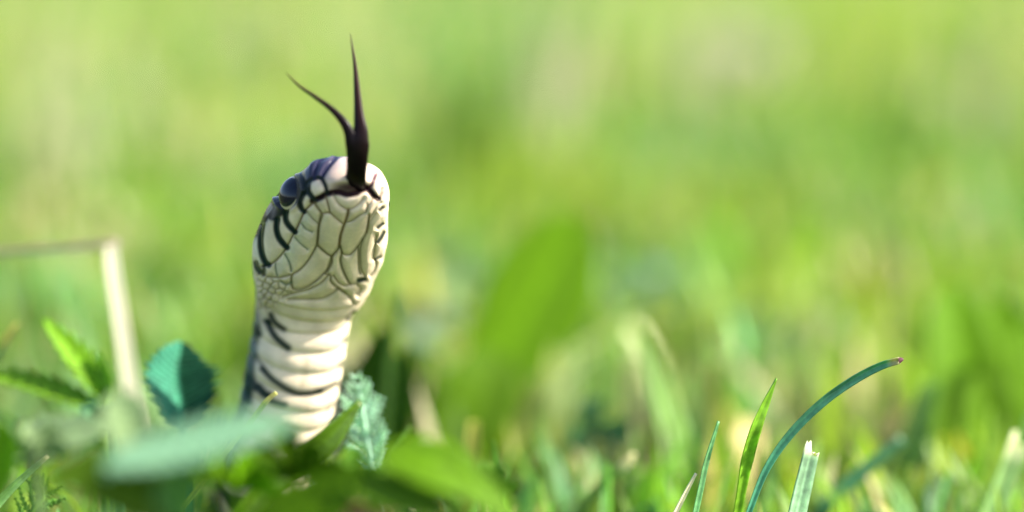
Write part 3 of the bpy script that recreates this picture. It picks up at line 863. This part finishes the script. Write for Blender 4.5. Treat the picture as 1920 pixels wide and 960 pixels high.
grass_blade("grass_shoot", [(1310, 990, .055), (1278, 870, .055), (1240, 740, .058), (1203, 625, .06)], [44, 42, 30, 6], "broad yellow-green grass spear, blurred, leaning towards the snake", col=(0.12, 0.26, 0.02), face=-40)
grass_blade("grass_shoot", [(1350, 985, .05), (1310, 850, .05), (1300, 700, .055)], [20, 18, 4], "narrow light green blade close behind the yellow-green spear", col=(0.18, 0.32, 0.06))
grass_blade("dry_sheath", [(1372, 1000, .07), (1385, 915, .07), (1408, 790, .075)], [55, 52, 20], "thick dry yellow grass sheath, blurred, behind the thin blue-green blade", "dry grass", (0.50, 0.41, 0.17), M_STRAW, face=-25)
grass_blade("grass_shoot", [(-20, 690, .02), (5, 650, .02), (32, 606, .02)], [9, 8, 3], "short blade with yellow tip above the toothed leaves", col=(0.20, 0.32, 0.07), tipcol=(0.5, 0.42, 0.12), tiplen=0.3)
grass_blade("grass_shoot", [(722, 800, .05), (730, 700, .05), (748, 545, .05)], [8, 8, 3], "thin upright light green blade just beside the snake's neck", col=(0.18, 0.30, 0.05))
grass_blade("grass_shoot", [(700, 900, .01), (740, 850, .01), (768, 800, .01)], [6, 5, 2], "small pale green blade beside the feathery leaf", col=(0.22, 0.36, 0.08))
grass_blade("grass_shoot", [(470, 790, -.022), (498, 754, -.022), (518, 736, -.022)], [5, 5, 4], "tiny yellow-green tip crossing the snake's belly", col=(0.28, 0.36, 0.07), tipcol=(0.55, 0.50, 0.18), tiplen=0.3)
grass_blade("grass_shoot", [(930, 980, .005), (934, 910, .005), (926, 825, .006)], [6, 5.5, 2], "slim upright green blade beside the broad glossy leaf", col=(0.15, 0.30, 0.03))
grass_blade("dry_grass_shoot", [(880, 910, .035), (884, 850, .035), (889, 790, .036)], [15, 14, 10], "short yellowed blade below the big spoon-shaped leaf", col=(0.36, 0.36, 0.05), mat=M_STRAW)
grass_blade("grass_shoot", [(500, 915, -.035), (560, 865, -.033), (620, 818, -.032), (676, 752, -.03)], [24, 30, 27, 6], "broad deep green blade crossing the foot of the snake", col=DEEP * 0.9, face=-30)
grass_blade("arching_straw", [(985, 960, .11), (1005, 790, .11), (1060, 680, .115), (1150, 620, .12), (1275, 585, .125)], [5, 6, 6, 6, 3], "pale arching dry stalk beside the big spoon-shaped leaf", "dry grass", (0.20, 0.26, 0.06), M_STRAW)
grass_blade("grass_shoot", [(1045, 950, .1), (1075, 800, .1), (1130, 710, .105), (1230, 665, .11)], [14, 16, 14, 6], "pale green blade arching beneath the dry stalk", col=G_MID * 0.8)
grass_blade("bent_straw", [(300, 985, .034), (268, 860, .034), (246, 740, .034), (228, 620, .034), (210, 500, .034), (208, 462, .034)], [15, 15, 17, 16, 15, 12], "bleached dry straw, upright and sharply snapped over", "straw", STRAW * np.array([0.80, 0.90, 1.0]), M_STRAW, fold=0.25, face=-25)
so = bpy.data.objects["bent_straw"]
P = np.array([W(*r) for r in [(222, 452, .034), (205, 457, .034), (120, 465, .036), (0, 472, .038), (-140, 482, .04)]])
me, _ = blade_mesh(P, [14 * PXM, 11 * PXM, 8 * PXM, 7 * PXM, 6 * PXM], np.array(so.location), (0.66, 0.56, 0.45), face=35)
link("snapped_top", me, M_STRAW, so)

# --- broad leaves
plant("plantain", "big spoon-shaped bright green leaf standing alone behind the snake", "plantain", [
    dict(rows=[(850, 900, .11), (885, 790, .112), (945, 660, .114), (1015, 535, .116), (1085, 408, .118)], hw=112, shape="spoon", col=YG * 0.74, veins=0, face=-25, fold=0.15),
    dict(rows=[(830, 930, .10), (860, 820, .10), (900, 740, .102), (930, 660, .105)], hw=80, shape="long", col=YG*0.5, veins=0, face=-20)], (845, 930, .10))
plant("dock_plant", "clump of tall bright green upright leaves, blurred, with nothing behind", "dock", [
    dict(rows=[(1830, 960, .09), (1815, 820, .09), (1800, 680, .092), (1780, 535, .095)], hw=80, shape="long", col=YG * 0.8, veins=0, face=-25, fold=0.2),
    dict(rows=[(1890, 960, .10), (1900, 820, .10), (1895, 700, .1), (1870, 560, .1)], hw=85, shape="long", col=YG * 0.8, veins=0, face=-25, fold=0.2),
    dict(rows=[(1960, 980, .09), (1960, 820, .09), (1950, 700, .09), (1925, 600, .09)], hw=75, shape="long", col=YG * 0.75, veins=0, face=-25, fold=0.2),
    dict(rows=[(1850, 970, .08), (1855, 880, .08), (1850, 790, .08), (1835, 700, .08)], hw=70, shape="long", col=YG * 0.62, veins=0, face=-30, fold=0.2)], (1880, 960, .095))
plant("cinquefoil", "toothed green leaves on one stalk beside the bleached straw", "cinquefoil", [
    dict(rows=[(196, 748, .0174), (165, 700, .0175), (130, 655, .0175), (82, 598, .0176)], hw=33, shape="oval", col=(0.16, 0.34, 0.015), teeth=8, depth=0.4, face=-25, fold=0.35, veins=8),
    dict(rows=[(185, 762, .0174), (120, 738, .0174), (50, 716, .0174), (-40, 702, .0174)], hw=30, shape="oval", col=(0.14, 0.29, 0.02), teeth=9, depth=0.4, face=-30, fold=0.35, veins=9),
    dict(rows=[(200, 755, .0174), (205, 720, .0173), (196, 690, .0172), (182, 655, .0172)], hw=20, shape="oval", col=(0.17, 0.32, 0.04), teeth=6, depth=0.35, face=50)], (200, 830, .0174))
plant("silverweed", "folded blue-green toothed leaf next to the snake's back", "silverweed", [
    dict(rows=[(345, 810, .008), (335, 755, .009), (328, 702, .010), (340, 640, .011)], hw=82, shape="oval", col=TEAL * 1.25, shade_col=(0.018, 0.10, 0.045), teeth=11, depth=0.3, face=-18, fold=0.65, veins=17, mat=M_SILVER)], (350, 870, .008))  # right half of the fold coloured darker to paint its shaded side
plant("silverweed", "pale silvery leaf lying across the foot of the snake", "silverweed", [
    dict(rows=[(195, 872, -.085), (320, 846, -.086), (440, 816, -.087), (562, 788, -.088)], hw=68, shape="oval", col=SILV * np.array([0.98, 1.12, 0.88]), teeth=14, depth=0.3, face=50, fold=0.2, veins=14, mat=M_SILVER),
    dict(rows=[(260, 860, -.072), (245, 810, -.072), (230, 770, -.072), (215, 735, -.072)], hw=62, shape="oval", col=PALE * 0.75, teeth=8, depth=0.35, face=-8, fold=0.2, veins=8, mat=M_SILVER)], (240, 900, -.072))
plant("bugle_plant", "rounded olive green leaf under the pale silvery one", "leafy plant", [
    dict(rows=[(330, 985, -.085), (270, 935, -.085), (190, 895, -.085), (95, 885, -.085)], hw=60, shape="oval", col=(0.055, 0.115, 0.004), veins=5, face=-25, fold=0.15),
    dict(rows=[(350, 1005, -.085), (330, 950, -.085), (340, 900, -.085), (360, 860, -.085)], hw=44, shape="oval", col=(0.10, 0.22, 0.05), veins=6, face=20),
    dict(rows=[(430, 1040, -.072), (520, 985, -.072), (610, 940, -.072), (690, 870, -.072)], hw=56, shape="oval", col=YG * 0.55, veins=6, face=20)], (345, 1100, -.085))
plant("daisy_rosette", "broad glossy yellow-green leaf spread over the low grass", "leafy plant", [
    dict(rows=[(985, 1010, -.072), (920, 935, -.072), (830, 880, -.072), (715, 850, -.072)], hw=58, shape="spoon", col=YG * 0.68, veins=3, face=-35, fold=0.15),
    dict(rows=[(900, 1030, -.072), (820, 960, -.072), (740, 930, -.072), (650, 905, -.072)], hw=46, shape="spoon", col=DEEP * 1.2, veins=0, face=-40, fold=0.2)], (960, 1100, -.072))
plant("lady_mantle", "pale grey-green leaf low beside the olive one, under the toothed leaves", "leafy plant", [
    dict(rows=[(-60, 870, -.055), (20, 845, -.055), (110, 820, -.055), (200, 800, -.055)], hw=56, shape="oval", col=PALE * 0.7, teeth=9, depth=0.2, face=35, fold=0.2, veins=0, mat=M_SILVER)], (60, 960, -.055))
plant("ground_ivy", "low mid green leaf at the edge of the olive one", "leafy plant", [
    dict(rows=[(-30, 960, -.072), (0, 890, -.072), (10, 830, -.072), (-5, 780, -.072)], hw=34, shape="oval", col=YG * 0.9, veins=5, face=20)], (-20, 1050, -.072))
def palmate(label, px, py, dy, r_, col, n=5, spread=150, tilt=0, mat=None):
    """low rosette leaf: toothed leaflets fanning from one stalk"""
    py -= 42; r_ *= 1.25; dy -= 0.022
    P0 = W(px, py, dy); g = np.array([P0[0], P0[1] + 0.003, 0.0])
    root = empty("cinquefoil", g, label, "cinquefoil")
    link("stem", stem_mesh(np.array([g - [0, 0, .001], (g + P0) / 2 + [0.001, 0.002, 0], P0]), .0006, .0005, g, np.asarray(col) * 1.1), M_LEAF, root)
    sc = (D0 + dy) / FPX * r_
    for k in range(n):
        a_ = math.radians(90 + tilt + (k / (n - 1) - 0.5) * spread)
        L = sc * rng.uniform(0.8, 1.1) * (1 - 0.2 * abs(k / (n - 1) - 0.5))
        d = RT * math.cos(a_) + UP * math.sin(a_) * 0.8 - FW * rng.uniform(0.0, 0.5)
        q = np.array([P0, P0 + d * L * 0.5 + UP * L * 0.06, P0 + d * L - UP * L * 0.05])
        c_ = np.asarray(col) * math.exp(rng.normal(0, 0.15))
        link("leaflet", leaf_mesh(q, np.maximum(0.30 * L * SHAPES["spoon"](np.linspace(0, 1, 72)), 1e-5), g, c_, teeth=7, depth=0.4, veins=7, face=rng.uniform(-45, 0), fold=0.3), mat or M_LEAF, root)
for a_ in (("toothed pale leaf fan between the toothed stalk and the olive leaf", 60, 900, -.035, 75, PALE * 0.6, 5, 150, 10, M_SILVER), ("toothed green leaf fan in front of the olive leaf", 160, 960, -.055, 80, YG * 0.6, 5, 160, -10, None),
           ("toothed grey-green leaf fan under the pale silvery leaf", 300, 925, -.045, 85, (0.10, 0.23, 0.06), 5, 150, 10, None), ("small toothed yellow-green leaf fan before the snake's foot", 440, 960, -.04, 90, YG * 0.75, 5, 150, -15, None),
           ("toothed deep green leaf fan hiding the snake's foot", 545, 935, -.03, 95, YG * 0.5, 5, 170, 5, None), ("toothed green leaf fan in front of the feathery leaf", 660, 965, -.03, 85, (0.11, 0.25, 0.03), 5, 150, 0, None),
           ("toothed bright leaf fan in front of the broad glossy leaf", 790, 985, -.045, 90, YG * 0.75, 5, 150, 10, None), ("toothed green leaf fan beside the slim upright blade", 900, 965, -.02, 70, (0.12, 0.25, 0.03), 5, 140, -5, None),
           ("toothed blue-green leaf fan behind the olive leaf", 205, 850, -.015, 70, (0.08, 0.22, 0.10), 5, 140, 0, M_SILVER)):
    palmate(*a_)
for pts_, lab in (([(1560, 1010, .045), (1585, 970, .045), (1612, 930, .045), (1640, 900, .045)], "pale silver leaf low behind the ragged mown blade"), ([(1770, 1010, .045), (1760, 970, .045), (1745, 930, .045), (1735, 890, .045)], "pale silver leaf low beside the broad mown blade")):
    plant("silverweed", lab, "silverweed", [dict(rows=pts_, hw=30, shape="oval", col=SILV * 1.0, teeth=9, depth=0.3, face=-20, fold=0.3, veins=9, mat=M_SILVER)])

def lance_strip(q, w):
    n = len(q); t = norm(np.gradient(q, axis=0)); a_ = norm(np.cross(t, FW)); b_ = np.cross(a_, t)
    wt = w * np.clip(np.sin(np.pi * np.linspace(0.2, 0.97, n)), 0.08, 1)
    V = np.stack([q + a_ * wt[:, None], q + b_ * wt[:, None] * 0.5, q - a_ * wt[:, None], q - b_ * wt[:, None] * 0.5], 1)
    return V.reshape(-1, 3), grid_faces(n, 4, True)

def feathery(name, label, rows, length_px, n, col):
    P = catmull(np.array([W(*r) for r in rows]), 40)
    g = P[0].copy(); g[2] = 0
    root = empty(name, g, label, "yarrow")
    link("stem", stem_mesh(to_ground(P[::6]), 0.0006, 0.0003, g, np.asarray(col) * 0.9), M_SILVER, root)
    T, S, N = frame_along(P, 15)
    for k in range(n):
        f = 0.08 + 0.9 * k / (n - 1); i = int(f * 39)
        for sg in (-1, 1):
            L = length_px * PXM * math.sin(math.pi * min(0.95, 0.22 + f * 0.72)) * rng.uniform(0.8, 1.1)
            d = norm(S[i] * sg * 0.75 + T[i] * 0.75 + N[i] * rng.uniform(-0.3, 0.5))
            q = catmull(np.array([P[i], P[i] + d * L * 0.5, P[i] + d * L + T[i] * L * 0.18 + N[i] * L * 0.1]), 13)
            parts = [lance_strip(q, 0.00026)]
            tq = norm(np.gradient(q, axis=0)); sq = norm(np.cross(tq, N[i]))
            for j in (3, 5, 7, 9, 11):                      # fine side lobes of the leaflet
                for s2 in (-1, 1):
                    l2 = L * 0.30 * (1 - j / 16); dd = norm(tq[j] * 0.8 + sq[j] * s2 + N[i] * rng.uniform(-.5, .8))
                    parts.append(lance_strip(np.array([q[j] + dd * l2 * f2 for f2 in (0, .35, .7, 1)]), 0.00017))
            off, Vv, Ff = 0, [], []
            for v_, f_ in parts: Vv.append(v_); Ff.append(f_ + off); off += len(v_)
            Vv = np.vstack(Vv); cl = np.repeat((np.asarray(col) * rng.uniform(0.75, 1.25))[None], len(Vv), 0)
            me = mesh_np("leaflet", Vv - g, np.vstack(Ff), np.clip(cl, 0, .8))
            link("leaflet", me, M_SILVER, root)
feathery("yarrow", "feathery grey-green leaf standing at the foot of the snake", [(700, 905, .004), (690, 840, .004), (680, 775, .004), (668, 706, .004)], 64, 13, SILV * 1.75)
feathery("yarrow", "small green ferny leaf beside the pale-tipped straight blade", [(50, 1000, -.008), (60, 960, -.008), (80, 930, -.008), (70, 900, -.008)], 50, 9, (0.16, 0.33, 0.05))

def clover(label, px, py, dy, r, col, tilt):
    g = W(px, py, dy); g[2] = 0
    P0 = W(px, py, dy)
    root = empty("clover", g, label, "clover")
    link("stem", stem_mesh(np.array([g - [0, 0, .001], (g + P0) / 2 + [0.002, 0, 0], P0]), .0007, .0006, g, np.asarray(col) * 0.8), M_LEAF, root)
    for k in range(3):
        a = math.radians(90 + 120 * k + tilt)
        sc = (D0 + dy) / FPX * r
        d = RT * math.cos(a) + UP * math.sin(a) * 0.75 + FW * math.sin(a) * 0.5
        q = np.array([P0, P0 + d * sc * 0.5, P0 + d * sc])
        link("leaflet", leaf_mesh(q, np.maximum(0.48 * sc * SHAPES["spoon"](np.linspace(0, 1, 40)), 1e-5), g, col, n=40, na=9, veins=6, face=10), M_LEAF, root)
for a in ((865, 515, .17, 70, PALE * 0.85, 15, "pale clover leaf beside the big spoon-shaped leaf, on the snake's side"), (800, 600, .14, 62, SILV * 0.6, 50, "grey-green clover leaf low beside the snake's neck"),
          (1220, 545, .20, 66, SILV * 0.75, -20, "blue-green clover leaf above the arching dry stalk"), (1430, 640, .16, 74, SILV * 0.7, 30, "pale clover leaf above the short pointed blade"),
          (1545, 640, .17, 66, PALE * 0.9, -40, "pale clover leaf above the arching blue-green blade's bend"), (1120, 800, .06, 66, (0.09, 0.20, 0.07), 10, "dark blue-green clover leaf below the arching pale blade")):
    clover(a[6], *a[:6])

plant("shadow_gap_leaf", "dark green leaf added for the shadow gap close behind the feathery leaf", "leafy plant", [  # added leaves, coloured dark to stand for the shadow gap beside the neck
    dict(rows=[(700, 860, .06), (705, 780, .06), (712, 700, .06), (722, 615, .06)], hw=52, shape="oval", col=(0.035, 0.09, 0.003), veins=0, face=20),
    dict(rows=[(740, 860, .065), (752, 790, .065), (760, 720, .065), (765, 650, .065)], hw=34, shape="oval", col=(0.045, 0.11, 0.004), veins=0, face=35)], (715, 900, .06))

# --- a withered leaf on the soil
plant("dead_leaf", "small reddish brown dead leaf on the soil below the feathery leaf", "dead leaf", [
    dict(rows=[(590, 985, -.055), (640, 965, -.055), (690, 958, -.055), (730, 970, -.055)], hw=24, shape="oval", col=(0.30, 0.17, 0.11), veins=6, face=-30, mat=M_STRAW)])

# --- tufts standing out in the blurred lawn
def tuft(label, px, py_top, dy, n, col, hw_px, spread, mat=None, name="grass_tuft", cat="grass tuft"):
    top = W(px, py_top, dy); g = np.array([top[0], top[1], 0.0]); H = max(top[2], 0.02)
    root = empty(name, g, label, cat, "tufts in the lawn")
    for k in range(n):
        a = rng.uniform(0, 2 * np.pi); h = H * rng.uniform(0.65, 1.05); lean = abs(rng.normal(0, 1)) * spread
        d = np.array([math.cos(a), math.sin(a), 0]); b = g + d * 0.004 * rng.uniform(0, 1)
        P = np.array([b - [0, 0, .001], b + d * lean * h * 0.3 + [0, 0, h * 0.55], b + d * lean * h + [0, 0, h * (1 - 0.25 * lean)]])
        w = hw_px * (D0 + dy) / FPX
        me, _ = blade_mesh(P, [w, w, w * 0.2], g, np.asarray(col) * math.exp(rng.normal(0, 0.15)), seg=12, face=rng.uniform(-60, 60))
        link("blade", me, mat or M_GRASS, root)
for a in (("tuft of bleached dry grass far behind the spoon-shaped leaf", 1075, 60, .55, 14, STRAW * 0.8, 9, .25, M_STRAW),
          ("pale flowering grass tuft far behind the clover leaves", 1390, 50, .75, 50, (0.72, 0.70, 0.55), 14, .4, M_STRAW),
          ("dark green grass tuft behind the snake's tongue and the spoon-shaped leaf", 870, 90, .5, 7, G_MID * 0.85, 13, .2, None),
          ("pale dry grass tuft rising behind the snapped straw", 130, 200, .42, 14, STRAW * 0.85, 10, .3, M_STRAW),
          ("fresh green grass tuft behind the toothed leaves", 290, 500, .22, 16, YG * 0.8, 11, .3, None),
          ("deep green grass tuft right behind the snake's neck", 715, 630, .085, 20, DEEP * 0.55, 13, .25, None)):  # last tuft is added, its green darkened to stand for shadow
    tuft(*a)

# --- tall stalks that stand out of the mown lawn as soft upright streaks
r3 = np.random.default_rng(19)
for px, top, dy, kind, where in ((60, 40, .45, 1, "above the straw's snapped-over top"), (170, 120, .40, 1, "above the straw's sharp kink"), (330, 60, .5, 0, "between the straw and the snake's head"), (560, 30, .6, 0, "behind the snake's forked tongue"),
                              (800, 140, .38, 2, "behind the grey-green clover by the neck"), (905, 40, .45, 2, "behind the pale clover by the spoon-shaped leaf"), (1000, 0, .5, 1, "just above the big spoon-shaped leaf"), (1180, 80, .55, 0, "above the blue-green clover"),
                              (1290, 20, .6, 1, "next to the pale flowering tuft"), (1560, 60, .5, 0, "above the brown-tipped arching blade"), (1700, 110, .42, 2, "between the brown-tipped blade and the dock clump"), (1815, 30, .5, 1, "above the dock clump's first leaf"), (1890, 90, .4, 0, "above the dock clump's outer leaves")):
    c_ = (G_YEL * 1.15, np.array([0.42, 0.44, 0.24]), G_MID * 0.85)[kind]
    lab_ = "tall " + ("light green", "bleached", "deep green")[kind] + " grass stalk, blurred, " + where
    tp = W(px, top, dy); g = np.array([tp[0], tp[1], 0.0])
    root = empty("meadow_stalk", g, lab_, "stalk", ("light green stalks in the lawn", "bleached stalks in the lawn", "deep green stalks in the lawn")[kind])
    for q in range(4):
        sl = r3.normal(0.03, 0.05); h = tp[2] * r3.uniform(0.8, 1.1); b0 = g + np.array([r3.normal(0, 0.004), r3.normal(0, 0.01), -0.001])
        Pq = np.array([b0, b0 + [sl * h, 0, h * 0.5], b0 + [sl * h * 2.6, 0, h]])
        w = r3.uniform(9, 15) * (D0 + dy) / FPX
        me, _ = blade_mesh(Pq, [w, w, w * 0.3], g, c_ * math.exp(r3.normal(0, 0.1)), seg=12, face=r3.uniform(-50, 10))
        link("blade", me, M_GRASS if kind != 1 else M_STRAW, root)
